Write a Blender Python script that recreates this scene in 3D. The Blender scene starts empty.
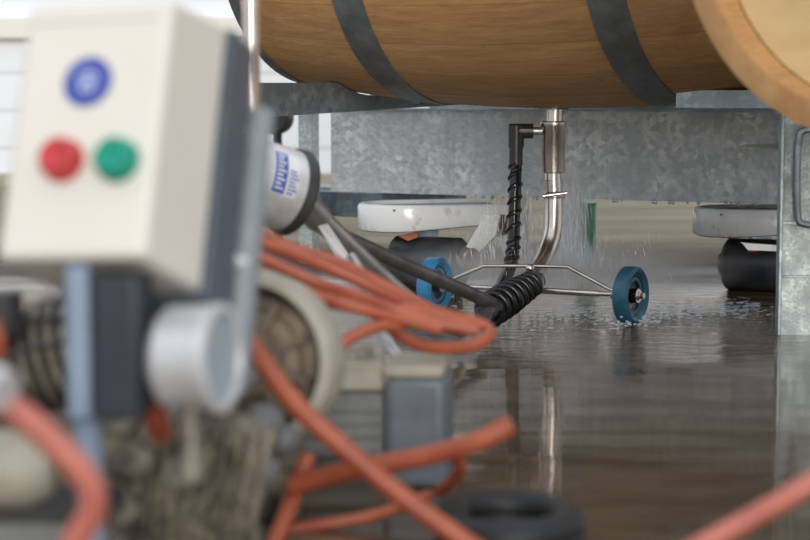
import bpy, bmesh, math, random
from mathutils import Vector, Matrix
random.seed(7)
C = bpy.context.scene.collection
sc = bpy.context.scene
PI = math.pi

# ------------------------------------------------------------------ camera
F, HZ, H = 1925.0, 85.0, 0.41
PITCH = math.atan((270 - HZ) / F)
camd = bpy.data.cameras.new('camera'); cam = bpy.data.objects.new('camera', camd); C.objects.link(cam)
cam.location = (0, 0, H); cam.rotation_euler = (PI/2 - PITCH, 0, 0)
camd.sensor_width = 36; camd.lens = F / 810 * 36
camd.clip_start = 0.05; camd.clip_end = 100
camd.dof.use_dof = True; camd.dof.focus_distance = 3.42
camd.dof.aperture_fstop = 4.8
sc.camera = cam

# ------------------------------------------------------------------ world, sun, exposure
w = bpy.data.worlds.new('world'); sc.world = w; w.use_nodes = True
nt = w.node_tree; nt.nodes.clear()
tc = nt.nodes.new('ShaderNodeTexCoord'); sx = nt.nodes.new('ShaderNodeSeparateXYZ')
rp = nt.nodes.new('ShaderNodeValToRGB'); bg = nt.nodes.new('ShaderNodeBackground'); wo = nt.nodes.new('ShaderNodeOutputWorld')
nt.links.new(tc.outputs['Generated'], sx.inputs[0]); nt.links.new(sx.outputs['Z'], rp.inputs[0])
nt.links.new(rp.outputs[0], bg.inputs[0]); nt.links.new(bg.outputs[0], wo.inputs[0])
rp.color_ramp.elements[0].position = 0.0; rp.color_ramp.elements[0].color = (.62, .62, .60, 1)
rp.color_ramp.elements[1].position = 0.55; rp.color_ramp.elements[1].color = (.88, .95, 1.05, 1)
bg.inputs[1].default_value = 0.95
sun = bpy.data.lights.new('sun', 'SUN'); so = bpy.data.objects.new('sun', sun); C.objects.link(so)
sun.energy = 1.75; sun.angle = math.radians(30); sun.color = (1, .97, .92)
so.rotation_euler = Vector((-.14, .95, -.26)).to_track_quat('-Z', 'Y').to_euler()
sc.view_settings.view_transform = 'Standard'
sc.view_settings.look = 'None'; sc.view_settings.gamma = 1; sc.view_settings.exposure = 0.0
sc.cycles.use_denoising = True; sc.cycles.volume_bounces = 4; sc.cycles.max_bounces = 14; sc.cycles.transparent_max_bounces = 24

# ------------------------------------------------------------------ geometry of the view (for reading positions off the photo)
FW = Vector((0, math.cos(PITCH), -math.sin(PITCH))); UP = Vector((0, math.sin(PITCH), math.cos(PITCH))); RT = Vector((1, 0, 0))
def at(px, py, Y):
    """world point at world depth Y seen at pixel px, py"""
    d = FW + (px - 405) / F * RT + (270 - py) / F * UP
    return Vector((0, 0, H)) + d * (Y / d.y)
def mpp(Y): return Y / F

# ------------------------------------------------------------------ materials
def newmat(name):
    m = bpy.data.materials.new(name); m.use_nodes = True
    n = m.node_tree; b = n.nodes['Principled BSDF']
    return m, n, b
def ramp(n, src, stops):
    r = n.nodes.new('ShaderNodeValToRGB')
    while len(r.color_ramp.elements) < len(stops): r.color_ramp.elements.new(.5)
    for e, (p, c) in zip(r.color_ramp.elements, stops): e.position = p; e.color = (*c, 1)
    n.links.new(src, r.inputs[0]); return r.outputs[0]
def noise(n, scale, detail=5, rough=.6, stretch=None, dist=0, coord='Object'):
    t = n.nodes.new('ShaderNodeTexCoord'); mp = n.nodes.new('ShaderNodeMapping')
    if stretch: mp.inputs['Scale'].default_value = stretch
    n.links.new(t.outputs[coord], mp.inputs[0])
    x = n.nodes.new('ShaderNodeTexNoise'); x.inputs['Scale'].default_value = scale
    x.inputs['Detail'].default_value = detail; x.inputs['Roughness'].default_value = rough; x.inputs['Distortion'].default_value = dist
    n.links.new(mp.outputs[0], x.inputs['Vector']); return x.outputs['Fac']
def bump(n, b, src, strength=.3, dist=.002):
    u = n.nodes.new('ShaderNodeBump'); u.inputs['Strength'].default_value = strength; u.inputs['Distance'].default_value = dist
    n.links.new(src, u.inputs['Height']); n.links.new(u.outputs[0], b.inputs['Normal'])
def mat(name, c1, c2=None, rough=.5, metal=0, scale=30, lo=.35, hi=.65, bmp=0, stretch=None, spec=.5, coat=0, bd=.001):
    m, n, b = newmat(name)
    c2 = c2 or tuple(x * .85 for x in c1)
    f = noise(n, scale, stretch=stretch)
    n.links.new(ramp(n, f, [(lo, c2), (hi, c1)]), b.inputs['Base Color'])
    b.inputs['Roughness'].default_value = rough; b.inputs['Metallic'].default_value = metal
    b.inputs['Specular IOR Level'].default_value = spec; b.inputs['Coat Weight'].default_value = coat; b.inputs['Coat Roughness'].default_value = .08
    if bmp: bump(n, b, f, bmp, bd)
    return m
def mixc(n, fac, a, b_, mode='MIX'):
    x = n.nodes.new('ShaderNodeMix'); x.data_type = 'RGBA'; x.blend_type = mode
    for s, v in ((0, fac), (6, a), (7, b_)):
        if hasattr(v, 'is_output') or hasattr(v, 'links'): n.links.new(v, x.inputs[s])
        elif s == 0: x.inputs[0].default_value = v
        else: x.inputs[s].default_value = (*v, 1)
    return x.outputs[2]

def galvanised(name, base=(.42, .47, .50), wet=.0, stain=True, metal=.75, sc_=1.0, rough=.36, bstr=.35):
    m, n, b = newmat(name)
    t = n.nodes.new('ShaderNodeTexCoord'); v = n.nodes.new('ShaderNodeTexVoronoi'); v.inputs['Scale'].default_value = 70 * sc_
    n.links.new(t.outputs['Object'], v.inputs['Vector'])
    sepc = n.nodes.new('ShaderNodeSeparateColor'); n.links.new(v.outputs['Color'], sepc.inputs[0])
    sp = ramp(n, sepc.outputs[0], [(0, tuple(x * .66 for x in base)), (1, tuple(min(1, x * 1.22) for x in base))])
    n2 = noise(n, 7 * sc_, 6, .65)
    c = mixc(n, ramp(n, n2, [(.38, (0, 0, 0)), (.62, (1, 1, 1))]), tuple(x * .72 for x in base), sp)
    if stain:
        n3 = noise(n, 9, 6, .7, stretch=(1, 1, .12))
        c = mixc(n, ramp(n, n3, [(.50, (0, 0, 0)), (.72, (.75, .75, .75))]), c, tuple(x * .38 for x in (base[0] * 1.1, base[1], base[2] * .85)))
    n.links.new(c, b.inputs['Base Color'])
    b.inputs['Metallic'].default_value = metal
    r = ramp(n, n2, [(.3, (rough + .14,) * 3), (.7, (rough - .08,) * 3)]); n.links.new(r, b.inputs['Roughness'])
    bump(n, b, noise(n, 60 * sc_, 4, .7), bstr, .003)
    return m

M = {}
M['galv'] = galvanised('galvanised_steel')
M['galv_tray'] = galvanised('galvanised_tray_steel', (.80, .86, .88), rough=.34, metal=.4, sc_=1.3, bstr=.9)
M['galv_post'] = galvanised('galvanised_post_steel', (.66, .74, .73), stain=False, metal=.35, sc_=3)
M['galv_dark'] = galvanised('dull_galvanised_steel', (.22, .27, .32))
M['hoop'] = mat('hoop_steel', (.30, .32, .33), (.17, .185, .195), .42, .7, 25, .3, .7, .25)
M['steel'] = mat('stainless_steel', (.86, .79, .73), (.62, .53, .47), .26, 1, 18, .35, .65, .05)
M['steel_dull'] = mat('brushed_steel', (.56, .55, .55), (.40, .39, .39), .33, .85, 16, .35, .65, .1)
M['black'] = mat('black_rubber', (.006, .006, .007), (.012, .012, .014), .16, 0, 40, bmp=.3)
M['blackmat'] = mat('black_plastic', (.03, .03, .035), (.05, .05, .05), .5)
M['lance'] = mat('worn_black_tube', (.035, .033, .04), (.12, .11, .115), .33, .2, 35, .4, .75, .15)
M['coil'] = mat('matt_black_rubber', (.014, .014, .015), (.008, .008, .008), .55)
M['elbow'] = mat('dark_fitting_metal', (.04, .038, .037), (.02, .02, .02), .3, .1, 30)
M['roller'] = mat('black_roller_rubber', (.03, .033, .04), (.075, .075, .08), .35, 0, 25, bmp=.2)
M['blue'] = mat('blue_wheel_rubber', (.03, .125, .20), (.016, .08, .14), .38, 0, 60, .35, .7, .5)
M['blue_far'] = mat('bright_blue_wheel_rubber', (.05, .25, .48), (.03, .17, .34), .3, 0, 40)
M['orange'] = mat('orange_rubber_hose', (.44, .105, .045), (.31, .066, .032), .42, 0, 25)
M['pink'] = mat('faded_orange_hose', (.56, .17, .12), (.45, .12, .085), .38, 0, 25)
M['cream'] = mat('cream_plastic', (.80, .76, .68), (.77, .73, .65), .45, 0, 6)
M['creampale'] = mat('pale_grey_plastic', (.66, .66, .64), (.62, .62, .60), .45, 0, 6)
M['slate'] = mat('slate_grey_plastic', (.085, .105, .135), (.07, .09, .115), .45)
M['litslate_stem'] = mat('lit_slate_and_pale_stem_plastic', (.26, .33, .44), (.22, .28, .38), .4)  # pale stem colour; on the housing it paints in the lit side
M['postgrey'] = mat('grey_post_paint', (.25, .28, .30), (.20, .225, .24), .4)
M['slatedark'] = mat('dark_slate_plastic', (.028, .034, .045), (.02, .025, .03), .45)
M['red'] = mat('red_button_plastic', (.62, .05, .05), (.52, .04, .04), .25)
M['green'] = mat('green_button_plastic', (.0, .33, .22), (.0, .26, .17), .25)
M['badgeblue'] = mat('badge_blue_ink', (.05, .085, .42), (.04, .07, .36), .4)
M['badgepale'] = mat('badge_pale_ink', (.45, .50, .74), (.40, .45, .70), .4)
M['white'] = mat('white_sticker', (.8, .8, .8), (.74, .75, .76), .4)
M['bluesticker'] = mat('blue_sticker_ink', (.05, .10, .42), (.07, .12, .36), .4, 0, 60)
M['headline'] = mat('grey_blue_ink', (.26, .29, .42), (.24, .27, .40), .5)
M['enamel'] = mat('chipped_white_enamel', (.90, .91, .90), (.55, .47, .37), .22, 0, 22, .26, .42, .3, coat=.6)
M['rust'] = mat('rusty_steel', (.20, .10, .06), (.09, .055, .04), .6, .2, 50, bmp=.4)
M['orangetag'] = mat('orange_grease_mark', (.55, .16, .03), (.35, .09, .02), .4)
M['hub'] = mat('grimy_hub_metal', (.36, .33, .27), (.14, .12, .10), .45, .4, 50)
M['plug'] = mat('green_plastic', (.08, .30, .17), (.06, .24, .13), .4)
M['beige'] = mat('dusty_beige_paint', (.46, .42, .34), (.30, .27, .21), .5, 0, 20, .3, .7)
M['motorgrey'] = mat('blue_grey_paint', (.16, .19, .215), (.11, .13, .145), .45, .1, 20)
M['motorpanel'] = mat('mid_grey_paint', (.24, .25, .245), (.15, .15, .145), .5, .1, 14)
M['grime'] = mat('oily_cast_metal', (.33, .28, .20), (.035, .032, .028), .42, .45, 28, .36, .68, .8, bd=.01)
M['grime2'] = mat('dusty_cast_metal', (.44, .39, .31), (.07, .062, .05), .5, .2, 20, .34, .66, .8, bd=.01)
M['brown'] = mat('brown_dusty_iron', (.26, .20, .14), (.12, .09, .065), .5, .2, 24, bmp=.3)
M['aluminium'] = mat('cast_aluminium', (.78, .78, .79), (.62, .62, .63), .38, .4, 30, bmp=.1)
M['gaugeface'] = mat('gauge_glass', (.36, .42, .47), (.30, .35, .40), .2, .1, 8)

def wood(name, pale, dark, seams, rings=True):
    """staves run along local X; seams are spaced round the local X axis"""
    m, n, b = newmat(name)
    t = n.nodes.new('ShaderNodeTexCoord'); s = n.nodes.new('ShaderNodeSeparateXYZ'); n.links.new(t.outputs['Object'], s.inputs[0])
    an = n.nodes.new('ShaderNodeMath'); an.operation = 'ARCTAN2'; n.links.new(s.outputs['Y'], an.inputs[0]); n.links.new(s.outputs['Z'], an.inputs[1])
    mu = n.nodes.new('ShaderNodeMath'); mu.operation = 'MULTIPLY'; mu.inputs[1].default_value = seams / (2 * PI); n.links.new(an.outputs[0], mu.inputs[0])
    fr = n.nodes.new('ShaderNodeMath'); fr.operation = 'FRACT'; n.links.new(mu.outputs[0], fr.inputs[0])
    fl = n.nodes.new('ShaderNodeMath'); fl.operation = 'FLOOR'; n.links.new(mu.outputs[0], fl.inputs[0])
    wn = n.nodes.new('ShaderNodeTexWhiteNoise'); wn.noise_dimensions = '1D'; n.links.new(fl.outputs[0], wn.inputs['W'])
    grain = noise(n, 9, 8, .68, stretch=(.9, 9, 9), dist=.8)
    fine = noise(n, 30, 6, .7, stretch=(.8, 9, 9))
    c = ramp(n, grain, [(.30, dark), (.52, tuple((a + d) / 2 for a, d in zip(pale, dark))), (.72, pale)])
    c = mixc(n, ramp(n, fine, [(.35, (.0,) * 3), (.7, (.55,) * 3)]), c, tuple(x * .72 for x in dark))
    stave = ramp(n, wn.outputs['Value'], [(0, (.80, .78, .76)), (1, (1.06, 1.04, 1.0))])
    c = mixc(n, 1.0, c, stave, 'MULTIPLY')
    seam = ramp(n, fr.outputs[0], [(0, (.62,) * 3), (.018, (1,) * 3), (.985, (1,) * 3), (1, (.62,) * 3)])
    c = mixc(n, 1.0, c, seam, 'MULTIPLY')
    spots = noise(n, 38, 2, .5)
    c = mixc(n, ramp(n, spots, [(.22, (.5,) * 3), (.30, (0,) * 3)]), c, tuple(x * .4 for x in dark))
    n.links.new(c, b.inputs['Base Color']); b.inputs['Roughness'].default_value = .5
    bump(n, b, grain, .15, .002)
    return m
M['oak'] = wood('oak_staves', (.74, .45, .20), (.46, .245, .10), 27)
M['oakhead'] = mat('pale_oak_head', (.78, .60, .32), (.66, .45, .20), .5, 0, 6, .3, .7, .1, stretch=(1, 1, 5))
M['oakrim'] = mat('toasted_oak_rim', (.56, .34, .14), (.40, .20, .075), .5, 0, 14, .35, .65, .1)

# ------------------------------------------------------------------ mesh helpers
WM = {}
def tag(o, label=None, cat=None, group=None, kind=None):
    if label: o['label'] = label
    if cat: o['category'] = cat
    if group: o['group'] = group
    if kind: o['kind'] = kind
    return o
def thing(name, loc, label, cat, group=None, rz=0):
    o = bpy.data.objects.new(name, None); C.objects.link(o); o.empty_display_size = .05
    o.location = loc; o.rotation_euler = (0, 0, rz)
    WM[o] = Matrix.Translation(loc) @ Matrix.Rotation(rz, 4, 'Z')
    return tag(o, label, cat, group)
def obj(name, bm, m, parent=None, smooth=True, bevel=0, seg=2, label=None, kind=None):
    """links one mesh object; the mesh is written in world coordinates"""
    bmesh.ops.recalc_face_normals(bm, faces=bm.faces)
    if parent is None:
        xs = [v.co for v in bm.verts]
        c = Vector(((min(v.x for v in xs) + max(v.x for v in xs)) / 2, (min(v.y for v in xs) + max(v.y for v in xs)) / 2, min(v.z for v in xs)))
        W = Matrix.Translation(c)
    else:
        W = WM[parent]
    bm.transform(W.inverted())
    me = bpy.data.meshes.new(name); bm.to_mesh(me); bm.free()
    o = bpy.data.objects.new(name, me); C.objects.link(o); me.materials.append(m)
    if parent is None: o.matrix_world = W
    else: o.parent = parent
    WM[o] = W
    if smooth:
        for p in me.polygons: p.use_smooth = True
        me.set_sharp_from_angle(angle=math.radians(38))
    if bevel:
        bv = o.modifiers.new('bevel', 'BEVEL'); bv.width = bevel; bv.segments = seg; bv.limit_method = 'ANGLE'; bv.angle_limit = math.radians(40)
    if label: o['label'] = label
    if kind: o['kind'] = kind
    return o
def box(bm, lo, hi, Mx=None):
    vs = [Vector((x, y, z)) for x in (lo[0], hi[0]) for y in (lo[1], hi[1]) for z in (lo[2], hi[2])]
    if Mx: vs = [Mx @ v for v in vs]
    b = [bm.verts.new(v) for v in vs]
    for f in ((0, 1, 3, 2), (4, 6, 7, 5), (0, 4, 5, 1), (2, 3, 7, 6), (0, 2, 6, 4), (1, 5, 7, 3)): bm.faces.new([b[i] for i in f])
    return b
def frame_of(d):
    d = d.normalized(); a = Vector((0, 0, 1)) if abs(d.z) < .9 else Vector((1, 0, 0))
    u = d.cross(a).normalized(); return u, d.cross(u).normalized()
def catmull(pts, n=10):
    P = [Vector(p) for p in pts]; P = [2 * P[0] - P[1]] + P + [2 * P[-1] - P[-2]]; out = []
    for i in range(1, len(P) - 2):
        a, b, c, d = P[i - 1:i + 3]
        for k in range(n):
            t = k / n
            out.append(.5 * ((2 * b) + (c - a) * t + (2 * a - 5 * b + 4 * c - d) * t * t + (-a + 3 * b - 3 * c + d) * t ** 3))
    out.append(P[-2]); return out
def tube(bm, pts, r, seg=14, smooth=0, caps=True, squash=None):
    if smooth: pts = catmull(pts, smooth)
    pts = [Vector(p) for p in pts]; n = len(pts)
    rr = (lambda i: r) if not callable(r) else (lambda i: r(i / (n - 1)))
    d0 = (pts[1] - pts[0]).normalized(); u, _ = frame_of(d0); rings = []
    for i, p in enumerate(pts):
        d = (pts[min(i + 1, n - 1)] - pts[max(i - 1, 0)]).normalized()
        u = (u - d * u.dot(d)).normalized(); v = d.cross(u)
        rings.append([bm.verts.new(p + (u * math.cos(2 * PI * k / seg) + v * math.sin(2 * PI * k / seg)) * rr(i)) for k in range(seg)])
    for a, b in zip(rings, rings[1:]):
        for k in range(seg): bm.faces.new((a[k], a[(k + 1) % seg], b[(k + 1) % seg], b[k]))
    if caps: bm.faces.new(rings[0][::-1]); bm.faces.new(rings[-1])
def cyl(bm, a, b, r, seg=24): tube(bm, [a, b], r, seg)
def lathe(bm, O, axis, prof, seg=48, u=None, closed=False):
    """prof: (distance along the axis, radius) pairs"""
    axis = axis.normalized(); 
    if u is None: u, v = frame_of(axis)
    else: v = axis.cross(u)
    rings = []
    for s, r in prof:
        if r < 1e-6: rings.append([bm.verts.new(O + axis * s)])
        else: rings.append([bm.verts.new(O + axis * s + (u * math.cos(2 * PI * k / seg) + v * math.sin(2 * PI * k / seg)) * r) for k in range(seg)])
    prs = list(zip(rings, rings[1:])) + ([(rings[-1], rings[0])] if closed else [])
    for a, b in prs:
        for k in range(seg):
            k2 = (k + 1) % seg
            if len(a) == 1 and len(b) == 1: continue
            if len(a) == 1: bm.faces.new((a[0], b[k2], b[k]))
            elif len(b) == 1: bm.faces.new((a[k], a[k2], b[0]))
            else: bm.faces.new((a[k], a[k2], b[k2], b[k]))
def prism(bm, poly, vec):
    a = [bm.verts.new(p) for p in poly]; b = [bm.verts.new(Vector(p) + vec) for p in poly]
    bm.faces.new(a[::-1]); bm.faces.new(b)
    for i in range(len(a)): j = (i + 1) % len(a); bm.faces.new((a[i], a[j], b[j], b[i]))
B = bmesh.new

# yawed frame shared by barrel, tray and washer axle
YAW = math.radians(-27.5)
AX = Vector((math.cos(YAW), math.sin(YAW), 0)); PX = Vector((-math.sin(YAW), math.cos(YAW), 0)); Z = Vector((0, 0, 1))
YB = math.radians(-32); AXB = Vector((math.cos(YB), math.sin(YB), 0)); PXB = Vector((-math.sin(YB), math.cos(YB), 0))
def yaw_m(o, yaw=YAW): return Matrix.Translation(o) @ Matrix.Rotation(yaw, 4, 'Z')

# ------------------------------------------------------------------ setting
CHOP = (.36, 3.50 - 3.2)   # relative to the slab's own origin
def floor_material():
    m, n, b = newmat('wet_concrete')
    t = n.nodes.new('ShaderNodeTexCoord'); s = n.nodes.new('ShaderNodeSeparateXYZ'); n.links.new(t.outputs['Object'], s.inputs[0])
    nz = noise(n, 1.3, 5, .6, stretch=(.5, 1, 1))
    ad = n.nodes.new('ShaderNodeMath'); ad.operation = 'MULTIPLY_ADD'; ad.inputs[1].default_value = 1.6; n.links.new(nz, ad.inputs[0]); n.links.new(s.outputs['Y'], ad.inputs[2])
    mr = n.nodes.new('ShaderNodeMapRange'); mr.inputs['From Min'].default_value = 2.0; mr.inputs['From Max'].default_value = 2.7
    n.links.new(ad.outputs[0], mr.inputs['Value'])           # 0 = wet, 1 = dry
    dry = mr.outputs[0]
    n2 = noise(n, 14, 8, .7, stretch=(.45, 1, 1))
    wetc = ramp(n, n2, [(.30, (.058, .038, .022)), (.70, (.165, .125, .085))])  # base browned to paint in some of the barrel's reflection
    dryc = ramp(n, noise(n, 6, 6, .7, stretch=(.15, 1, 1)), [(.32, (.20, .165, .115)), (.68, (.36, .32, .24))])
    md = n.nodes.new('ShaderNodeMapRange'); md.inputs['From Min'].default_value = 1.50; md.inputs['From Max'].default_value = 1.95
    n.links.new(ad.outputs[0], md.inputs['Value']); damp = md.outputs[0]      # damp, no longer standing water
    dampc = ramp(n, n2, [(.30, (.055, .048, .04)), (.70, (.14, .125, .105))])
    n.links.new(mixc(n, dry, mixc(n, damp, wetc, dampc), dryc), b.inputs['Base Color'])
    patch = noise(n, 5, 6, .65, stretch=(.35, 1, 1))
    wr = ramp(n, patch, [(.35, (.02,) * 3), (.60, (.06,) * 3), (.8, (.14,) * 3)])
    n.links.new(mixc(n, damp, wr, (.65, .65, .65)), b.inputs['Roughness'])
    b.inputs['IOR'].default_value = 1.42
    n.links.new(mixc(n, damp, (.62, .62, .62), (.03, .03, .03)), b.inputs['Specular IOR Level'])
    rip = noise(n, 11, 3, .5, stretch=(.25, 1, 1))
    fine = noise(n, 90, 3, .6, stretch=(.3, 1, 1))
    mx = n.nodes.new('ShaderNodeMath'); mx.operation = 'MULTIPLY_ADD'; mx.inputs[1].default_value = .07; n.links.new(fine, mx.inputs[0]); n.links.new(rip, mx.inputs[2])
    # choppy water where the jet lands
    vd = n.nodes.new('ShaderNodeVectorMath'); vd.operation = 'DISTANCE'; n.links.new(t.outputs['Object'], vd.inputs[0]); vd.inputs[1].default_value = (CHOP[0], CHOP[1], .12)
    ms = n.nodes.new('ShaderNodeMapRange'); ms.inputs['From Min'].default_value = .15; ms.inputs['From Max'].default_value = .75; ms.inputs['To Min'].default_value = 1; ms.inputs['To Max'].default_value = 0
    n.links.new(vd.outputs['Value'], ms.inputs['Value'])
    ch = n.nodes.new('ShaderNodeMath'); ch.operation = 'MULTIPLY'; n.links.new(noise(n, 34, 5, .65, stretch=(.5, 1, 1), dist=.6), ch.inputs[0]); n.links.new(ms.outputs[0], ch.inputs[1])
    a2 = n.nodes.new('ShaderNodeMath'); a2.operation = 'MULTIPLY_ADD'; a2.inputs[1].default_value = 6.0; n.links.new(ch.outputs[0], a2.inputs[0]); n.links.new(mx.outputs[0], a2.inputs[2])
    bump(n, b, a2.outputs[0], .6, .0026)
    return m
bm = B(); box(bm, (-9, -1.5, -.12), (9, 7.9, 0))
tag(obj('floor', bm, floor_material(), smooth=False), kind='structure')

def wall_material():
    m, n, b = newmat('white_cladding')
    t = n.nodes.new('ShaderNodeTexCoord'); s = n.nodes.new('ShaderNodeSeparateXYZ'); n.links.new(t.outputs['Object'], s.inputs[0])
    mu = n.nodes.new('ShaderNodeMath'); mu.operation = 'MULTIPLY'; mu.inputs[1].default_value = 6.5; n.links.new(s.outputs['Z'], mu.inputs[0])
    fr = n.nodes.new('ShaderNodeMath'); fr.operation = 'FRACT'; n.links.new(mu.outputs[0], fr.inputs[0])
    c = ramp(n, fr.outputs[0], [(0, (.55, .57, .62)), (.05, (.82, .84, .88)), (.9, (.84, .86, .9)), (1, (.6, .62, .66))])
    n.links.new(c, b.inputs['Base Color']); b.inputs['Roughness'].default_value = .5
    bump(n, b, fr.outputs[0], .2, .01)
    return m
bm = B(); box(bm, (-9, 7.9, 0), (9, 8.1, 3.2))
tag(obj('wall_back', bm, wall_material(), smooth=False), kind='structure')
bm = B(); box(bm, (-9, 7.84, .60), (9, 7.9, .68))
tag(obj('trim_1', bm, M['cream'], smooth=False), kind='structure')
bm = B(); box(bm, (-9, 7.84, 0), (9, 7.9, .05))
tag(obj('baseboard_back', bm, M['beige'], smooth=False), kind='structure')

# ------------------------------------------------------------------ wine barrels
def barrel(name, O, ax, L, R0, k, hoops, label, headmat, rim=None):
    yaw = math.atan2(ax.y, ax.x)
    t = thing(name, O, label, 'barrel', 'oak wine barrels', yaw)
    f = lambda s: R0 - k * s * s
    bm = B(); N = 28
    prof = [(-L + .004, f(L) - .03), (-L, f(L) - .022)] + [(-L + 2 * L * i / N, f(-L + 2 * L * i / N)) for i in range(N + 1)] + [(L, f(L) - .022), (L - .004, f(L) - .03)]
    prof = [(-L + .035, f(L) - .033)] + prof + [(L - .035, f(L) - .033)]
    lathe(bm, O, ax, prof, 108, closed=False)
    obj('staves', bm, M['oak'], t)
    for sg in (-1, 1):
        bm = B(); lathe(bm, O, ax, [(sg * (L - .055), 0), (sg * (L - .055), f(L) - .034), (sg * (L - .036), f(L) - .034), (sg * (L - .033), 0)], 72)
        obj('barrel_head', bm, headmat, t, label='pale flat oak head')
    for s, wd in hoops:
        bm = B(); h = wd / 2
        lathe(bm, O, ax, [(s - h, f(s - h) - .001), (s - h, f(s - h) + .0026), (s, f(s) + .003), (s + h, f(s + h) + .0026), (s + h, f(s + h) - .001)], 108, closed=True)
        ho = obj('hoop', bm, M['hoop'], t, label='dull grey steel hoop')
        bm = B()
        for dy in (-.012, .012):
            for dq in (0, .02):
                u = (Z * -1); v = ax.cross(u)
                q = .10 + dq * 3
                d = u * math.cos(q) - v * math.sin(q)
                c = O + ax * (s + dy) + d * (f(s) + .003)
                bmesh.ops.create_icosphere(bm, subdivisions=1, radius=.0035, matrix=Matrix.Translation(c))
        obj('rivet', bm, M['hoop'], ho)
    return t, f
BO = Vector((.269, 3.50, .368 + .35))
t1, f1 = barrel('wine_barrel', BO, AXB, .535, .35, .16, [(-.520, .024), (-.248, .066), (.248, .066), (.510, .045)],
    'oak barrel lying on its side in the rack above the wash wand, seen side-on', M['oakhead'])
bm = B(); cyl(bm, BO - Z * .352, BO - Z * .335, .028, 28); obj('bung_collar', bm, M['hoop'], t1)

barrel('wine_barrel', BO + PXB * .76, AXB, .535, .35, .16, [(-.510, .045), (-.248, .066), (.248, .066), (.510, .045)],
    'oak barrel lying in the rack directly behind the first, showing as a brown floor reflection', M['oakhead'])
# near barrel, seen from its end
ax2 = Vector((.75, .66, 0)).normalized()
bc = at(874, -117, 2.1)
R2 = .274
t2, f2 = barrel('wine_barrel', bc + ax2 * .45, ax2, .45, .322, (.322 - R2) / .45 ** 2, [(-.19, .05), (.19, .05), (.42, .04)],
    'blurred oak barrel in the upper right corner, its pale round head facing out', M['oakhead'])
bm = B(); lathe(bm, bc, ax2, [(-.002, R2 - .028), (-.004, R2 - .012), (-.001, R2 + .001), (.02, R2 + .003), (.02, R2 - .028)], 96, closed=True)
obj('chime', bm, M['oakrim'], t2, label='toasted brown rim of the barrel')

# ------------------------------------------------------------------ catch tray beam across the middle
tl = Vector((-.164, 4.265, 0)); YT = YAW
TL = 1.5
def TR(s, t, z): return tl + AX * s + PX * t + Z * z
t = thing('catch_tray', TR(TL / 2, .17, .175), 'long galvanised steel catch tray slung across the rack under the barrel', 'tray', rz=YAW)
bm = B(); Mx = yaw_m(tl)
box(bm, (0, 0, .175), (TL, .004, .356), Mx); obj('front_panel', bm, M['galv_tray'], t, smooth=False)
bm = B(); box(bm, (0, .004, .175), (TL, .34, .179), Mx); obj('tray_floor', bm, M['galv_tray'], t, smooth=False)
bm = B(); box(bm, (0, .34, .175), (TL, .344, .356), Mx); obj('back_panel', bm, M['galv_tray'], t, smooth=False)
for s in (0, TL - .004):
    bm = B(); box(bm, (s, .004, .179), (s + .004, .34, .356), Mx); obj('end_panel', bm, M['galv_tray'], t, smooth=False)
bm = B(); box(bm, (-.004, -.012, .356), (TL + .004, .012, .360), Mx); obj('rim', bm, M['galv'], t, smooth=False)
# drips hanging on the lower edge
bm = B()
for i in range(46):
    s = .33 + random.random() * 1.1; r = random.uniform(.0018, .0042)
    bmesh.ops.create_icosphere(bm, subdivisions=2, radius=r, matrix=Matrix.Translation(TR(s, .0, .1745 - r * .3)) @ Matrix.Diagonal((1, .8, 1.3, 1)))
gl, gn, gb = newmat('clear_water'); gb.inputs['Base Color'].default_value = (.9, .95, 1, 1); gb.inputs['Roughness'].default_value = .05
gb.inputs['Transmission Weight'].default_value = .75; gb.inputs['IOR'].default_value = 1.33
tag(obj('water_drops', bm, M['blackmat'] if False else gl), 'row of dark water drops hanging from the lower edge of the steel tray', 'water drops', kind='stuff')

# ------------------------------------------------------------------ galvanised barrel rack
rk = thing('barrel_rack', TR(.4, .0, 0), 'galvanised steel barrel rack frame with rails and uprights around the tray', 'barrel rack')
bm = B(); box(bm, (-.02, .52, .352), (TL + .1, .56, .371), Mx); obj('long_rail', bm, M['galv'], rk, smooth=False, bevel=.002)
# cradle under each barrel end
def cradle(s, t0, t1_, lowz, hz, hw, m=M['galv']):
    Rb = .35 - .16 * s * s + .004
    bm = B(); N = 40; top = []; bot = []
    for i in range(N + 1):
        q = t0 + (t1_ - t0) * i / N
        zc = min(BO.z - math.sqrt(Rb * Rb - k * k) if abs(k) < Rb else 9 for k in (q, q - .76))
        zt = min(zc, hz)
        top.append((q, zt)); bot.append((q, min(.3725, lowz[0] + (lowz[1] - lowz[0]) * (q + .42) / .84)) if q < .38 else (q, .3725))
    poly = [Vector((BO.x, BO.y, 0)) + AXB * (s - hw) + PXB * q + Z * z for q, z in bot + top[::-1]]
    prism(bm, poly, AXB * hw * 2); return obj('cradle', bm, m, rk, smooth=False)
cradle(-.400, -.42, 1.05, (.352, .372), .414, .014)
cradle(.37, -.10, 1.05, (.3715, .3725), .402, .085)
for (pa, Ya, w_, z0, z1) in ((309, 4.45, .018, 0.0, .375),):
    c = at(pa, 200, Ya)
    bm = B(); box(bm, (-w_, -w_, z0), (w_, w_, z1), yaw_m(Vector((c.x, c.y, 0)))); obj('upright', bm, M['galv_post'], rk, smooth=False, bevel=.002)
a = at(225, 200, 4.62); 
bm = B(); box(bm, (-.25, 0, .105), (.62, .05, .163), yaw_m(Vector((a.x, a.y, 0)))); obj('lower_rail', bm, M['galv_dark'], rk, smooth=False, bevel=.002)
bm = B(); box(bm, (-.25, .05, .164), (.62, .16, .170), yaw_m(Vector((a.x, a.y, 0)))); obj('rail_flange', bm, M['galv'], rk, smooth=False)
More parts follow.
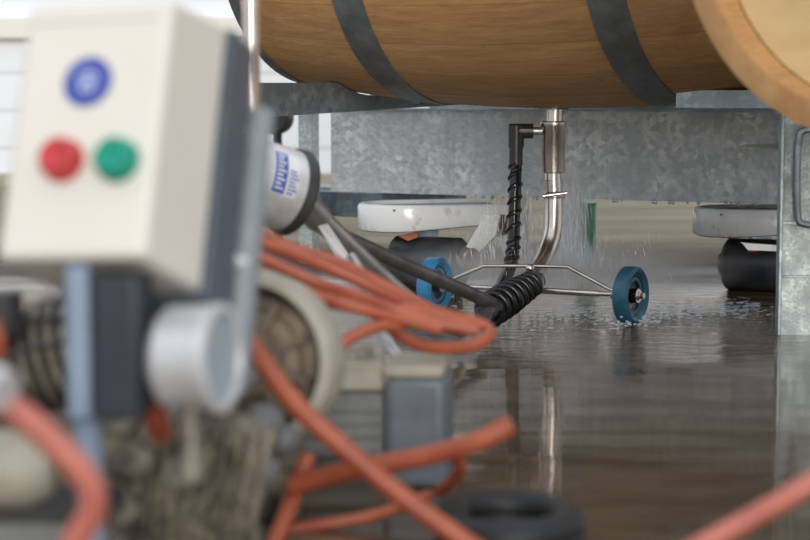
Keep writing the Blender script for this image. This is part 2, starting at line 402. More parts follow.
# dark round end cap seen through the rack
c = at(272, 118, 4.9)
bm = B(); lathe(bm, c, Vector((.2, 1, 0)), [(0, 0), (0, .036), (.008, .042), (.06, .042), (.06, 0)], 36); 
obj('end_cap', bm, M['blackmat'], rk)
bm = B(); cyl(bm, c + Vector((.01, .05, 0)), Vector((c.x + .01, c.y + .05, 0)), .012); obj('cap_stem', bm, M['blackmat'], rk)
# small bracket plate on the right
p0 = at(778, 137, 3.75)
bm = B(); prism(bm, [at(741, 146, 3.80), at(780, 149, 3.70), at(782, 136, 3.92), at(768, 138, 3.92)], Z * -.003)
tb = obj('bracket_plate', bm, M['creampale'], rk, smooth=False)

# right-hand upright, nearer the camera
Yp = 3.14
xl = at(778, 300, Yp).x
pr = thing('rack_post', (xl + .06, Yp + .03, 0), 'pale galvanised steel post standing at the right edge of the photo', 'post')
bm = B(); box(bm, (xl, Yp, 0), (xl + .006, Yp + .022, .392)); obj('side_flange', bm, M['galv'], pr, smooth=False, bevel=.0012, label='bright cut edge of the post')
bm = B(); box(bm, (xl + .006, Yp + .012, 0), (xl + .15, Yp + .018, .392)); obj('web', bm, M['galv_post'], pr, smooth=False)
for zq, hq in ((.182, .006), (.095, .0035)):
    bm = B(); box(bm, (xl + .006, Yp + .003, zq), (xl + .15, Yp + .012, zq + hq)); obj('weld_ridge', bm, M['galv_post'], pr, smooth=False, bevel=.001)
bm = B(); tube(bm, [at(840, 128, Yp + .005), at(806, 130, Yp + .005), at(799, 140, Yp + .005), at(797, 175, Yp + .005), at(798, 215, Yp + .005), at(804, 224, Yp + .005), at(840, 226, Yp + .005)], .006, 12, 6)
obj('handle', bm, M['galv'], pr)
bm = B(); box(bm, (xl + .006, Yp - .02, .386), (xl + .45, Yp + .09, .392)); obj('top_plate', bm, M['galv'], pr, smooth=False)
# cross-beam carrying the near barrel (mostly out of frame)
zb = bc.z
for q in (.18, .72):
    c = bc + ax2 * q; r = f2(q - .45)
    t = pr
    bm = B(); mm = Matrix.Translation((c.x, c.y, 0)) @ Matrix.Rotation(math.atan2(ax2.y, ax2.x), 4, 'Z')
    zz = zb - r
    box(bm, (-.02, -.16, zz - .05), (.02, .16, zz - .001), mm); obj('barrel_cradle', bm, M['galv'], t, smooth=False)
    for yy in (-.15, .11):
        bm = B(); box(bm, (-.02, yy, 0), (.02, yy + .04, zz - .05), mm); obj('leg', bm, M['galv'], t, smooth=False)

# ------------------------------------------------------------------ white rack trolley feet with rollers
def stadium_band(bm, c, ax, px, L, Wd, z0, z1, th, rise=.02):
    """a bent flat bar: rounded left end, two arms running along ax"""
    r = Wd / 2; N = 18; path = []
    path.append(c + ax * L - px * r)
    for i in range(6): path.append(c + ax * (L - (L - r) * (i + 1) / 6) - px * r)
    for i in range(1, N): 
        a_ = -PI / 2 - PI * i / N
        path.append(c + ax * (r + r * math.cos(a_)) + px * r * math.sin(a_))
    for i in range(7): path.append(c + ax * (r + (L - r) * i / 6) + px * r)
    rings = []; n = len(path); b = .008
    sec = [(-th / 2, z0 + b), (-th / 2 + b * .35, z0 + b * .3), (-th / 2 + b, z0), (th / 2, z0), (th / 2, z1), (-th / 2 + b, z1), (-th / 2 + b * .35, z1 - b * .3), (-th / 2, z1 - b)]
    for i, p in enumerate(path):
        d = (path[min(i + 1, n - 1)] - path[max(i - 1, 0)]).normalized(); nrm = d.cross(Z)   # points to inner/outer
        cc = (c + ax * (L * .55)); 
        if nrm.dot(p - cc) < 0: nrm = -nrm
        rings.append([bm.verts.new(p - nrm * o + Z * z) for o, z in sec])
    for ring_, p in zip(rings, path):
        k_ = max(0, (p - c).dot(ax) / L - .15)
        for v_ in ring_:
            if v_.co.z < (z0 + z1) / 2: v_.co.z += rise * k_
    for a_, b_ in zip(rings, rings[1:]):
        for k in range(len(sec)): k2 = (k + 1) % len(sec); bm.faces.new((a_[k], a_[k2], b_[k2], b_[k]))
    bm.faces.new(rings[0]); bm.faces.new(rings[-1][::-1])

def trolley_foot(px, Y, label, L, Wd, yaw, rz_off, mat_=M['enamel'], roller_px=(0, 0), z0=.117, z1=.171):
    c = at(px, 200, Y); c.z = 0
    ax = Vector((math.cos(yaw), math.sin(yaw), 0)); pxv = Vector((-math.sin(yaw), math.cos(yaw), 0))
    t = thing('roller_foot', c + ax * L / 2, label, 'roller foot', 'white roller feet under the rack')
    bm = B(); stadium_band(bm, c, ax, pxv, L, Wd, z0, z1, .012); obj('frame', bm, mat_, t)
    bm = B(); box(bm, (.04, -Wd * .46, z1 - .012), (L, Wd * .46, z1 - .008), Matrix.Translation(c) @ Matrix.Rotation(yaw, 4, 'Z')); obj('top_plate', bm, M['galv_dark'], t, smooth=False)
    return t, c, ax, pxv
def roller(t, A, Bq, r):
    ax = (Bq - A).normalized(); L = (Bq - A).length
    bm = B(); lathe(bm, A, ax, [(0, r * .35), (0, r - .006), (.006, r), (L - .006, r), (L, r - .006), (L, r * .35)], 44); o = obj('roller', bm, M['roller'], t)
    bm = B(); lathe(bm, A, ax, [(-.012, 0), (-.012, r * .40), (0, r * .46), (0, 0)], 28); obj('hub', bm, M['hub'], o)
    bm = B(); lathe(bm, Bq, ax, [(0, 0), (0, r * .46), (.016, r * .42), (.016, r * .2), (.008, r * .2), (.008, 0)], 28); obj('hub', bm, M['hub'], o)
ft, c, ax, pxv = trolley_foot(362, 3.90, 'white enamelled roller foot under the tray, left of the steel pipe', .30, .19, math.radians(17), 0, z0=.115)
rr = .052
A = at(394, 262, 3.86); A.z = rr; Bq = at(462, 262, 3.74); Bq.z = rr
A = Vector((at(396, 262, 3.93).x, 3.93, rr)); Bq = Vector((at(462, 262, 3.86).x, 3.86, rr))
roller(ft, A, Bq, rr)
e = Bq + (Bq - A).normalized() * .02
def Q(px, py, Y): return at(px, py, Y)
bm = B(); prism(bm, [Q(476, 256, 3.86), Q(480, 270, 3.86), Q(468, 272, 3.86), Q(462, 262, 3.86), Q(466, 246, 3.86), Q(478, 226, 3.86), Q(486, 214, 3.86), Q(500, 214, 3.86), Q(496, 236, 3.86)], Vector((.004, .012, 0)))
obj('fork', bm, M['enamel'], ft, smooth=False, bevel=.002)
bm = B(); lathe(bm, Q(469, 258, 3.852), Vector((.45, -.85, 0)), [(-.012, 0), (-.012, .021), (.012, .021), (.014, .017), (.012, .010), (.004, .009), (.004, 0)], 28); obj('axle_boss', bm, M['hub'], ft)
bm = B(); prism(bm, [Q(484, 214, 3.9), Q(514, 204, 3.9), Q(520, 196, 3.9), Q(520, 250, 3.9), Q(505, 262, 3.9), Q(497, 236, 3.9)], Vector((.02, .03, 0)))
obj('side_plate', bm, M['enamel'], ft, smooth=False, bevel=.002)
bm = B(); prism(bm, [Q(488, 218, 3.88), Q(500, 213, 3.88), Q(507, 216, 3.88), Q(509, 230, 3.88), Q(502, 236, 3.88), Q(493, 229, 3.88)], Vector((.01, .03, 0))); obj('pivot_block', bm, M['rust'], ft, smooth=False, bevel=.003, label='rusty brown pivot block')
bm = B(); prism(bm, [Q(398, 236, 3.86), Q(420, 231, 3.86), Q(418, 237, 3.86), Q(408, 241, 3.86)], Vector((.002, .01, 0))); obj('grease_patch', bm, M['orangetag'], ft, smooth=False, label='orange grease smear')
bm = B(); box(bm, (-.02, -.02, .10), (.02, .02, .165), Matrix.Translation((A + Bq) / 2 * 1 + Vector((0, .02, -rr)))); obj('stem', bm, M['galv_dark'], ft, smooth=False)

f2t, c, ax, pxv = trolley_foot(696, 3.86, 'white roller foot at the right, partly behind the galvanised post', .34, .19, math.radians(-4), 0, z0=.110, z1=.167)
A = Vector((at(726, 262, 3.86).x, 3.86, rr)); Bq = Vector((at(800, 262, 3.80).x, 3.80, rr))
roller(f2t, A, Bq, rr)
bm = B(); prism(bm, [Q(747, 248, 3.78), Q(758, 246, 3.78), Q(756, 252, 3.78), Q(748, 252, 3.78)], Vector((.002, .008, 0))); obj('grease_patch', bm, M['orangetag'], f2t, smooth=False, label='orange grease smear')
bm = B(); box(bm, (-.02, -.02, .10), (.02, .02, .16), Matrix.Translation(Vector(((A + Bq).x / 2, 3.86, 0)))); obj('stem', bm, M['galv_dark'], f2t, smooth=False)
bm = B(); prism(bm, [Q(742, 243, 3.76), Q(790, 246, 3.76), Q(790, 252, 3.76), Q(748, 250, 3.76)], Vector((0, .02, 0))); obj('lip', bm, M['enamel'], f2t, smooth=False)

# ------------------------------------------------------------------ barrel wash wand
WR = Vector((.388, 3.29, .050)); WL = Vector((.054, 3.465, .050)); WC = (WR + WL) / 2
wa = (WR - WL).normalized()
wd = thing('barrel_washer', Vector((WC.x, WC.y, 0)), 'stainless barrel washing wand on two blue wheels with black hose coiled round it', 'barrel washer')
def wheel(Cc, ax, m, lab):
    bm = B(); h = .0148; r = .0505
    lathe(bm, Cc, ax, [(-h * .6, .026), (-h, r - .012), (-h, r - .006), (-h * .75, r - .001), (0, r), (h * .75, r - .001), (h, r - .006), (h * .85, r - .012), (h * .5, .034), (h * .5, .026), (-h * .6, .026)], 56)
    o = obj('wheel', bm, m, wd, label=lab)
    bm = B(); lathe(bm, Cc, ax, [(-h * .7, 0), (-h * .7, .0345), (h * .55, .0345), (h * .45, .030), (h * .1, .022), (h * .1, .013), (h * .9, .012), (h * .9, 0)], 40)
    obj('wheel_disc', bm, M['black'], o)
    bm = B(); lathe(bm, Cc, ax, [(h * .8, .0), (h * .8, .0085), (h * 1.25, .0085), (h * 1.25, .006), (h * 1.7, .0058), (h * 1.75, 0)], 6); lathe(bm, Cc, ax, [(h * .85, .012), (h * 1.0, .0125), (h * 1.02, 0)], 20); obj('axle_nut', bm, M['steel'], o)
wyaw = Vector((math.cos(math.radians(-31)), math.sin(math.radians(-31)), 0))
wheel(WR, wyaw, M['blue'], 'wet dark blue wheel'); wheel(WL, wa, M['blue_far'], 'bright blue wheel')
bm = B(); tube(bm, [WL, WR - wyaw * .016], .0042, 14); tube(bm, [WC + wa * .012, WC + wa * .13], .0056, 14); obj('axle', bm, M['steel'], wd)
bm = B()
tube(bm, [WL + Z * .006, at(455, 278, 3.44), at(484, 266, 3.42), at(528, 266, 3.37), at(568, 267, 3.34), at(609, 289, 3.31), WR - wyaw * .02 + Z * .003], .0033, 10)
obj('brace_wire', bm, M['steel'], wd)
bm = B(); tube(bm, [WR - wyaw * .035, WR - wyaw * .018], .008, 12); obj('axle_collar', bm, M['steel_dull'], wd)
# vertical pipe into the bung
PT = Vector((.272, 3.50, .385))
pipe_pts = [PT, at(553, 180, 3.50), at(554, 205, 3.50), at(553, 232, 3.49), at(547, 252, 3.47), at(538, 268, 3.43), at(530, 280, 3.38), WC + Vector((-.01, -.02, .0))]
bm = B(); tube(bm, pipe_pts[1:], .0160, 24, 8); tube(bm, [PT, pipe_pts[1]], .0148, 24); obj('pipe', bm, M['steel'], wd)
bm = B(); lathe(bm, at(553, 173, 3.50), Z, [(0, .0155), (0, .0205), (.003, .0216), (.082, .0216), (.085, .0238), (.092, .0238), (.094, .020), (.094, .0155)], 36); obj('sleeve', bm, M['steel'], wd)
bm = B(); lathe(bm, at(554, 198, 3.50), Z, [(0, .0155), (0, .019), (.002, .0198), (.008, .0198), (.010, .018), (.012, .0155)], 30)
obj('clamp', bm, M['steel'], wd)
bm = B(); cyl(bm, at(543, 196, 3.475), at(567, 193, 3.475), .0032, 10); obj('clamp_screw', bm, M['steel'], wd)
# side elbow and hose
el = at(516, 131, 3.50)
bm = B(); cyl(bm, el, at(533, 131, 3.50), .0135, 20); lathe(bm, el - Z * .030, Z, [(0, 0), (0, .0145), (.040, .0145), (.043, .012), (.043, 0)], 22)
cyl(bm, el - Z * .028, el - Z * .062, .0125, 20); obj('elbow', bm, M['elbow'], wd, label='dark side elbow fitting')
bm = B(); cyl(bm, at(530, 131, 3.50), at(545, 131, 3.50), .0072, 16); obj('nipple', bm, M['steel_dull'], wd)
# helical wrap round the dropping hose and coil at the base
d0 = el - Z * .06
bm = B()
drop = [d0, at(515, 190, 3.48), at(514, 220, 3.47), at(513, 250, 3.45), at(510, 268, 3.42), at(502, 285, 3.36), at(494, 302, 3.28)]
tube(bm, drop, .0112, 16, 8); obj('drop_hose', bm, M['black'], wd, label='wet black drop hose')
bm = B(); P = catmull(drop[:5], 30); n = len(P); hp = []
for i, p in enumerate(P):
    d = (P[min(i + 1, n - 1)] - P[max(i - 1, 0)]).normalized(); u, v = frame_of(d); q = i / (n - 1) * 2 * PI * 9
    hp.append(p + (u * math.cos(q) + v * math.sin(q)) * .0095)
tube(bm, hp, .0048, 8); obj('spiral_guard', bm, M['black'], wd)
ca, cb = at(533, 283, 3.36), at(488, 311, 3.19)
bm = B(); hp = []; d = (cb - ca).normalized(); u, v = frame_of(d); NT = 7.5
for i in range(int(NT * 24) + 1):
    k = i / (NT * 24); q = k * 2 * PI * NT; r = .0175 + .008 * min(1, k * 1.6)
    hp.append(ca.lerp(cb, k) + (u * math.cos(q) + v * math.sin(q)) * r)
tube(bm, hp, .0058, 10); obj('hose_coil', bm, M['black'], wd, label='glossy black hose coiled round the wand')
bm = B(); tube(bm, [ca - d * .02, cb + d * .02], .016, 18); obj('wand_core', bm, M['lance'], wd)
bm = B(); bmesh.ops.create_uvsphere(bm, u_segments=14, v_segments=8, radius=.0075, matrix=Matrix.Translation(at(530, 268, 3.35))); obj('wire_clip', bm, M['steel'], wd)
# dark lance tube running up to the left
bm = B(); tube(bm, [at(491, 303, 3.19), at(478, 297, 3.15), at(440, 280, 3.06), at(400, 263, 2.97), at(366, 247, 2.9), at(320, 226, 2.80)], .0115, 18, 8); obj('lance_tube', bm, M['lance'], wd, label='scuffed dark tube')

# ------------------------------------------------------------------ silver air motor and its tube
mo = at(318, 190, 2.62) ; m_end = at(258, 165, 2.50)
maxis = (at(306, 196, 2.55) - at(240, 162, 2.72)).normalized()
mc = at(292, 192, 2.55)
mt = thing('pump_motor', mc, 'silver cylindrical motor with black rim and blue lettered sticker beside the control box', 'motor')
bm = B(); R_ = .0545
maxis = Vector((.80, .50, -.30)).normalized()
lathe(bm, mc, maxis, [(-.24, 0), (-.24, R_ * .9), (-.23, R_), (-.004, R_), (-.004, 0)], 56); obj('body', bm, M['aluminium'], mt)
bm = B(); lathe(bm, mc, maxis, [(-.008, R_ - .004), (-.008, R_ + .003), (.004, R_ + .004), (.009, R_), (.009, R_ - .008), (-.008, R_ - .008)], 56); obj('end_rim', bm, M['blackmat'], mt)
bm = B(); lathe(bm, mc, maxis, [(-.004, 0), (-.004, R_ - .007), (.004, R_ - .007), (.012, .022), (.012, 0)], 48); obj('end_face', bm, M['steel_dull'], mt)
# sticker wrapped on the camera-facing side
def wrap_patch(bm, s0, s1, q0, q1, r, O, axis, ref):
    u = (ref - axis * ref.dot(axis)).normalized(); v = axis.cross(u); NS = 10; g = []
    for i in range(NS + 1):
        q = q0 + (q1 - q0) * i / NS; d = u * math.cos(q) + v * math.sin(q)
        g.append((bm.verts.new(O + axis * s0 + d * r), bm.verts.new(O + axis * s1 + d * r)))
    for a_, b_ in zip(g, g[1:]): bm.faces.new((a_[0], a_[1], b_[1], b_[0]))
ref = (Vector((0, 0, H)) - mc)
bm = B(); wrap_patch(bm, -.062, -.024, -.95, .15, R_ + .0006, mc, maxis, ref); st = obj('sticker', bm, M['white'], mt)
bm = B(); wrap_patch(bm, -.060, -.041, -.92, .12, R_ + .0010, mc, maxis, ref); obj('blue_band', bm, M['bluesticker'], st)
bm = B()
for k in range(9):
    q = -.86 + k * .105
    wrap_patch(bm, -.057, -.044 - .004 * (k % 2), q, q + .045, R_ + .0013, mc, maxis, ref)
obj('pale_letters', bm, M['white'], st)
bm = B()
for k in range(7):
    q = -.5 + k * .09; wrap_patch(bm, -.038, -.028 + .002 * (k % 3), q, q + .04, R_ + .0013, mc, maxis, ref)
obj('blue_letters', bm, M['bluesticker'], st)
bm = B(); tube(bm, [at(308, 208, 2.62), at(345, 243, 2.68), at(385, 280, 2.76), at(425, 312, 2.87), at(462, 332, 2.96)], lambda k: .0165 - .006 * k, 20, 6); obj('feed_tube', bm, M['steel_dull'], mt, label='long scuffed silver tube')
bm = B(); tube(bm, [at(300, 200, 2.59), at(318, 218, 2.63)], .020, 20); obj('tube_socket', bm, M['steel_dull'], mt)
bm = B(); prism(bm, [at(318, 226, 2.56), at(326, 224, 2.56), at(352, 262, 2.60), at(360, 282, 2.6), at(350, 280, 2.6)], Vector((.002, .004, 0))); obj('tie_strap', bm, M['white'], mt, smooth=False)
bm = B(); tube(bm, [at(352, 258, 2.5), at(376, 300, 2.4), at(388, 340, 2.36), at(404, 362, 2.3)], .008, 12, 4); obj('strut', bm, M['steel_dull'], mt)
# thin stand for the motor
bm = B(); m_low = mc + maxis * -.12
cyl(bm, m_low, Vector((m_low.x, m_low.y, 0)), .012, 16); obj('stand_leg', bm, M['steel_dull'], mt)

# ------------------------------------------------------------------ upright steel tube behind the control box
x0 = at(254, 60, 2.15)
bm = B(); cyl(bm, Vector((x0.x, 2.15, 0)), Vector((x0.x - .004, 2.15, .62)), .0095, 20)
tag(obj('steel_tube', bm, M['steel']), 'shiny upright steel tube just behind the cream control box', 'tube')

# ------------------------------------------------------------------ control box
BR = Matrix.Rotation(-.3296, 4, 'Z') @ Matrix.Rotation(-.3639, 4, 'X') @ Matrix.Rotation(-.0473, 4, 'Y')
BMx = Matrix.Translation((-.2782, 1.3018, .2919)) @ BR
W_, D_, H_ = .1113, .096, .1864
cb_ = thing('control_box', BMx @ Vector((W_ / 2, D_, 0)), 'cream control box with a red and a green push button on a grey back plate', 'control box')
bm = B(); vb = box(bm, (0, 0, 0), (W_, D_, H_), BMx)
for k in (3, 7): vb[k].co += BR @ Vector((0, 0, .016))
obj('cover', bm, M['cream'], cb_, bevel=.006, seg=4)
bm = B(); box(bm, (-.004, D_ + .0005, -.006), (W_ + .004, D_ + .046, H_ + .016), BMx); obj('back_plate', bm, M['slate'], cb_, bevel=.003, label='slate grey back plate')
def onface(x, z, y=0): return BMx @ Vector((x, y, z))
nrm = (BR @ Vector((0, -1, 0))).normalized(); fu = (BR @ Vector((1, 0, 0))).normalized(); fv = (BR @ Vector((0, 0, 1))).normalized()
def button(x, z, m, name, lab):
    bm = B(); lathe(bm, onface(x, z), nrm, [(0, 0), (0, .0155), (.003, .0155), (.0045, .0145), (.0045, 0)], 32); o = obj(name, bm, m, cb_, label=lab)
    bm = B(); lathe(bm, onface(x, z), nrm, [(.0045, .0), (.0045, .0135), (.012, .0135), (.0145, .011), (.0145, .006), (.013, .004), (.013, 0)], 32); obj('button_cap', bm, m, o)
# pixel targets on the front plane
def face_hit(px, py):
    d = FW + (px - 405) / F * RT + (270 - py) / F * UP; O = Vector((0, 0, H)); p0 = onface(0, 0)
    k = (p0 - O).dot(nrm) / d.dot(nrm); q = O + d * k - p0; return q.dot(fu), q.dot(fv)
def radbutton(px, py, m, name, lab):
    x, z = face_hit(px, py); button(x, z, m, name, lab)
radbutton(64, 161, M['red'], 'push_button', 'red push button'); radbutton(119, 161, M['green'], 'push_button', 'green push button')
x, z = face_hit(88, 82)
bm = B(); lathe(bm, onface(x, z), nrm, [(.0002, 0), (.0002, .0182), (.0008, .0182), (.0008, 0)], 48); bd = obj('badge', bm, M['badgeblue'], cb_, label='round blue badge')
def ring(bm, r0, r1, h, c0, a0=0, a1=2 * PI, N=40):
    g = []
    for i in range(N + 1):
        q = a0 + (a1 - a0) * i / N; d = fu * math.cos(q) + fv * math.sin(q)
        g.append((bm.verts.new(c0 + d * r0 + nrm * h), bm.verts.new(c0 + d * r1 + nrm * h)))
    for a_, b_ in zip(g, g[1:]): bm.faces.new((a_[0], a_[1], b_[1], b_[0]))
bm = B(); c0 = onface(x, z)
ring(bm, .0, .0088, .0010, c0); 
obj('badge_field', bm, M['badgepale'], bd)
bm = B(); ring(bm, .0058, .0078, .0013, c0 - fv * .003, 0, PI, 20)
for sx_ in (-.0078, -.001, .0058):
    q = [c0 + fu * a_ + fv * b_ + nrm * .0013 for a_, b_ in ((sx_, -.0075), (sx_ + .002, -.0075), (sx_ + .002, -.003), (sx_, -.003))]; bm.faces.new([bm.verts.new(p) for p in q])
obj('badge_emblem', bm, M['badgeblue'], bd)
xa, za = face_hit(36, 25); xb, zb_ = face_hit(157, 17)
bm = B(); q = [onface(xa, za), onface(xb, za), onface(xb, zb_), onface(xa, zb_)]; prism(bm, q, nrm * .0006); obj('header_stripe', bm, M['headline'], cb_, smooth=False, label='grey-blue printed stripe')
# steel post of the box
pl = at(247, 60, 1.47); 
pb = BMx @ Vector((W_ + .006, D_ + .058, H_ * .85)); pe = BMx @ Vector((W_ + .006, D_ + .058, -.05))
bm = B(); tube(bm, [pb, pe, at(254, 370, 1.90), Vector((at(256, 400, 1.95).x, 1.95, 0))], .0105, 18); obj('support_post', bm, M['postgrey'], cb_, label='grey support post')
for zc_ in (.04, .14):
    bm = B(); cyl(bm, BMx @ Vector((W_ * .9, D_ + .046, zc_)), BMx @ Vector((W_ + .006, D_ + .058, zc_)), .006, 12); obj('post_clamp', bm, M['galv_post'], cb_)

# ------------------------------------------------------------------ pressure washer in the foreground
def pbox(bm, x0, y0, x1, y1, Y, dep, yaw=0, zbot=None):
    """box whose front face covers pixels x0..x1, y0..y1 at depth Y"""
    a_, b_ = at(x0, y0, Y), at(x1, y1, Y); zb2 = b_.z if zbot is None else zbot
    cx_ = (a_.x + b_.x) / 2; hw = (b_.x - a_.x) / 2
    box(bm, (-hw, 0, zb2), (hw, dep, a_.z), Matrix.Translation((cx_, Y, 0)) @ Matrix.Rotation(yaw, 4, 'Z'))
pw = thing('pressure_washer', Vector((at(170, 500, 1.5).x, 1.5, 0)), 'grimy blurred pressure washer pump filling the lower left foreground', 'pressure washer')
# crankcase with slanted ribs
bm = B(); pbox(bm, 110, 428, 262, 700, 1.42, .12, .15, 0.0)
for k in range(9):
    x_ = 150 + k * 14
    a_, b_ = at(x_ + 8, 430, 1.405), at(x_ - 18, 560, 1.405)
    tube(bm, [a_, b_], .0035, 8)
obj('crankcase', bm, M['grime'], pw, bevel=.006)
bm = B()
for (px, py, r, Y) in ((125, 425, .016, 1.40), (165, 440, .014, 1.395), (205, 425, .016, 1.40), (238, 440, .013, 1.41), (140, 470, .015, 1.395), (185, 482, .012, 1.395), (120, 515, .017, 1.395)):
    lathe(bm, at(px, py, Y) + Vector((0, .03, 0)), Vector((-.2, -1, .25)), [(0, 0), (0, r), (.03, r), (.034, r * .8), (.034, r * .4), (.03, r * .35), (.03, 0)], 20)
obj('valve_cap', bm, M['grime2'], pw)
# dark switch housing
bm = B(); pbox(bm, 90, 275, 141, 421, 1.28, .045, -.1); obj('switch_housing', bm, M['slatedark'], pw, bevel=.004, seg=3, label='dark slate housing')
bm = B(); a_ = at(83, 270, 1.275); pbox(bm, 65, 266, 92, 421, 1.283, .04, .1); obj('housing_lit_side', bm, M['litslate_stem'], pw, bevel=.004, seg=3)  # lit left side of the dark housing, light put in as paler colour
bm = B(); cyl(bm, at(88, 418, 1.31), at(94, 640, 1.31), .010, 16); obj('housing_stem', bm, M['litslate_stem'], pw)
# gauge
gx = Vector((.95, -.30, .04)).normalized(); gc = at(211, 358, 1.30)
bm = B(); r = .036; lathe(bm, gc, gx, [(-.034, 0), (-.034, r * .86), (-.028, r), (.0, r), (.004, r + .0018), (.009, r + .0015), (.010, r - .004), (.005, r - .005), (.005, 0)], 48); ga = obj('pressure_gauge', bm, M['aluminium'], pw, label='round silver gauge seen from the side')
bm = B(); lathe(bm, gc, gx, [(.0055, 0), (.0055, r - .0055), (.0065, r - .0055), (.0065, 0)], 40); obj('gauge_face', bm, M['gaugeface'], ga)
bm = B(); cyl(bm, gc - gx * .015 - Z * .033, gc - gx * .015 - Z * .085, .008, 14); obj('gauge_stem', bm, M['hub'], ga)
# finned cylinder behind the housing
bm = B(); cc = at(70, 352, 1.55)
prof = []
for k in range(9): prof += [(k * .012, .028), (k * .012, .045), (k * .012 + .005, .045), (k * .012 + .005, .028)]
lathe(bm, cc + Vector((-.07, 0, -.015)), Vector((1, -.15, .25)), [(0, 0)] + prof + [(prof[-1][0], 0)], 32); obj('finned_cylinder', bm, M['grime2'], pw)
bm = B(); pbox(bm, -60, 300, 40, 470, 1.66, .1, 0, 0); pbox(bm, 30, 330, 150, 700, 1.62, .1, .1, 0); obj('engine_block', bm, M['grime2'], pw, bevel=.008)
bm = B(); cyl(bm, at(4, 292, 1.5), at(6, 335, 1.5), .014, 20); cyl(bm, at(5, 312, 1.5), at(5, 330, 1.5), .017, 20); cyl(bm, at(6, 335, 1.5), at(8, 380, 1.56), .008, 14); obj('oil_cap', bm, M['blackmat'], pw, label='black cap')
bm = B(); tube(bm, [at(-20, 372, 1.45), at(20, 352, 1.45), at(65, 342, 1.45), at(100, 352, 1.47)], .0028, 8, 6); tube(bm, [at(-10, 340, 1.5), at(20, 322, 1.5), at(60, 318, 1.5), at(90, 330, 1.5)], .003, 8, 6); obj('cable', bm, M['blackmat'], pw)
# pale tank low left
bm = B(); tk = at(0, 470, 1.32); lathe(bm, tk + Vector((-.07, 0, 0)), Vector((1, .05, 0)), [(0, 0), (0, .022), (.006, .027), (.09, .027), (.105, .020), (.11, .01), (.11, 0)], 32); obj('float_tank', bm, M['beige'], pw, label='dusty cream tank')
bm = B(); pbox(bm, -40, 500, 110, 520, 1.34, .05); obj('cross_member', bm, M['blackmat'], pw, smooth=False)
bm = B(); pbox(bm, -40, 520, 70, 720, 1.36, .05, 0, 0); obj('base_casting', bm, M['motorpanel'], pw, bevel=.005)
# fan housing with cream rim, dark recess and brown hub
fc = at(250, 362, 1.72); fa = Vector((-.25, -1, .12)).normalized(); r = .084
bm = B(); lathe(bm, fc, fa, [(-.03, r * .78), (-.03, r - .003), (.0, r), (.014, r - .004), (.016, r - .013), (.008, r - .017), (-.03, r - .018)], 64, closed=True); fh = obj('fan_housing', bm, M['beige'], pw, label='cream curved fan housing')
bm = B(); lathe(bm, fc, fa, [(-.03, 0), (-.03, r - .018), (-.024, r - .018), (-.024, 0)], 48); obj('recess_plate', bm, M['blackmat'], fh)
bm = B(); lathe(bm, fc, fa, [(-.024, .0), (-.024, .062), (-.012, .060), (-.010, .048), (-.002, .046), (0, .034), (.008, .03), (.008, 0)], 40); obj('fan_hub', bm, M['brown'], fh)
bm = B()
for k in range(9):
    q = 2 * PI * k / 9; u, v = frame_of(fa); d = u * math.cos(q) + v * math.sin(q); e2 = fa.cross(d)
    prism(bm, [fc + fa * -.006 + d * .03, fc + fa * -.006 + d * .058, fc + fa * -.006 + d * .058 + e2 * .008, fc + fa * -.006 + d * .03 + e2 * .008], fa * .012)
obj('fan_blades', bm, M['brown'], fh)
bm = B(); pbox(bm, 195, 425, 300, 700, 1.78, .08, 0, 0); obj('fan_support', bm, M['grime'], pw, bevel=.005)
bm = B()
for (px, py, r) in ((262, 425, .02), (285, 440, .014), (255, 470, .022)):
    bmesh.ops.create_uvsphere(bm, u_segments=18, v_segments=10, radius=r, matrix=Matrix.Translation(at(px, py, 1.66)))
obj('casting_boss', bm, M['motorpanel'], pw)

# electric motor block behind, standing on the floor
Ym = 1.93
em = thing('electric_motor', Vector((at(370, 480, Ym).x, Ym, 0)), 'blue-grey motor block with a dusty beige lid standing behind the crossing orange hoses', 'motor')
bm = B(); pbox(bm, 384, 378, 445, 496, Ym, .10, -.12, 0); obj('end_cover', bm, M['motorgrey'], em, bevel=.008, seg=3)
bm = B(); pbox(bm, 382, 366, 443, 379, Ym, .10, -.12); obj('end_lid', bm, M['beige'], em, bevel=.004)
bm = B(); pbox(bm, 286, 392, 384, 460, Ym + .02, .10, 0, .03); 
for k in range(4): pbox(bm, 290, 408 + k * 13, 380, 413 + k * 13, Ym + .016, .006)
obj('housing', bm, M['motorpanel'], em, bevel=.002)
bm = B(); pbox(bm, 283, 362, 384, 392, Ym + .01, .11, 0); obj('lid', bm, M['beige'], em, bevel=.004)
bm = B(); pbox(bm, 290, 455, 384, 478, Ym + .03, .10, 0, 0); obj('base', bm, M['blackmat'], em, smooth=False)
bm = B(); pbox(bm, 335, 352, 372, 363, Ym + .03, .05, 0); obj('lid_boss', bm, M['grime2'], em, bevel=.003)

# black rubber coil lying low at the bottom edge
bm = B(); cc = at(512, 560, 1.585)
pts = []
for i in range(61):
    q = i / 60 * 2 * PI * 2.5
    pts.append(Vector((cc.x + .050 * math.cos(q), cc.y + .03 + .05 * math.sin(q), 0.0152 + .012 * i / 60 * 2.5)))
tube(bm, pts, .015, 14); tag(obj('rubber_hose', bm, M['coil']), 'coil of thick black rubber hose on the wet floor at the bottom edge', 'hose')

# ------------------------------------------------------------------ orange hoses
def hose(pts, r, m, label, seg=16, group=None):
    bm = B(); tube(bm, [at(*p) for p in pts], r, seg, 12); return tag(obj('air_hose', bm, m), label, 'hose', group)
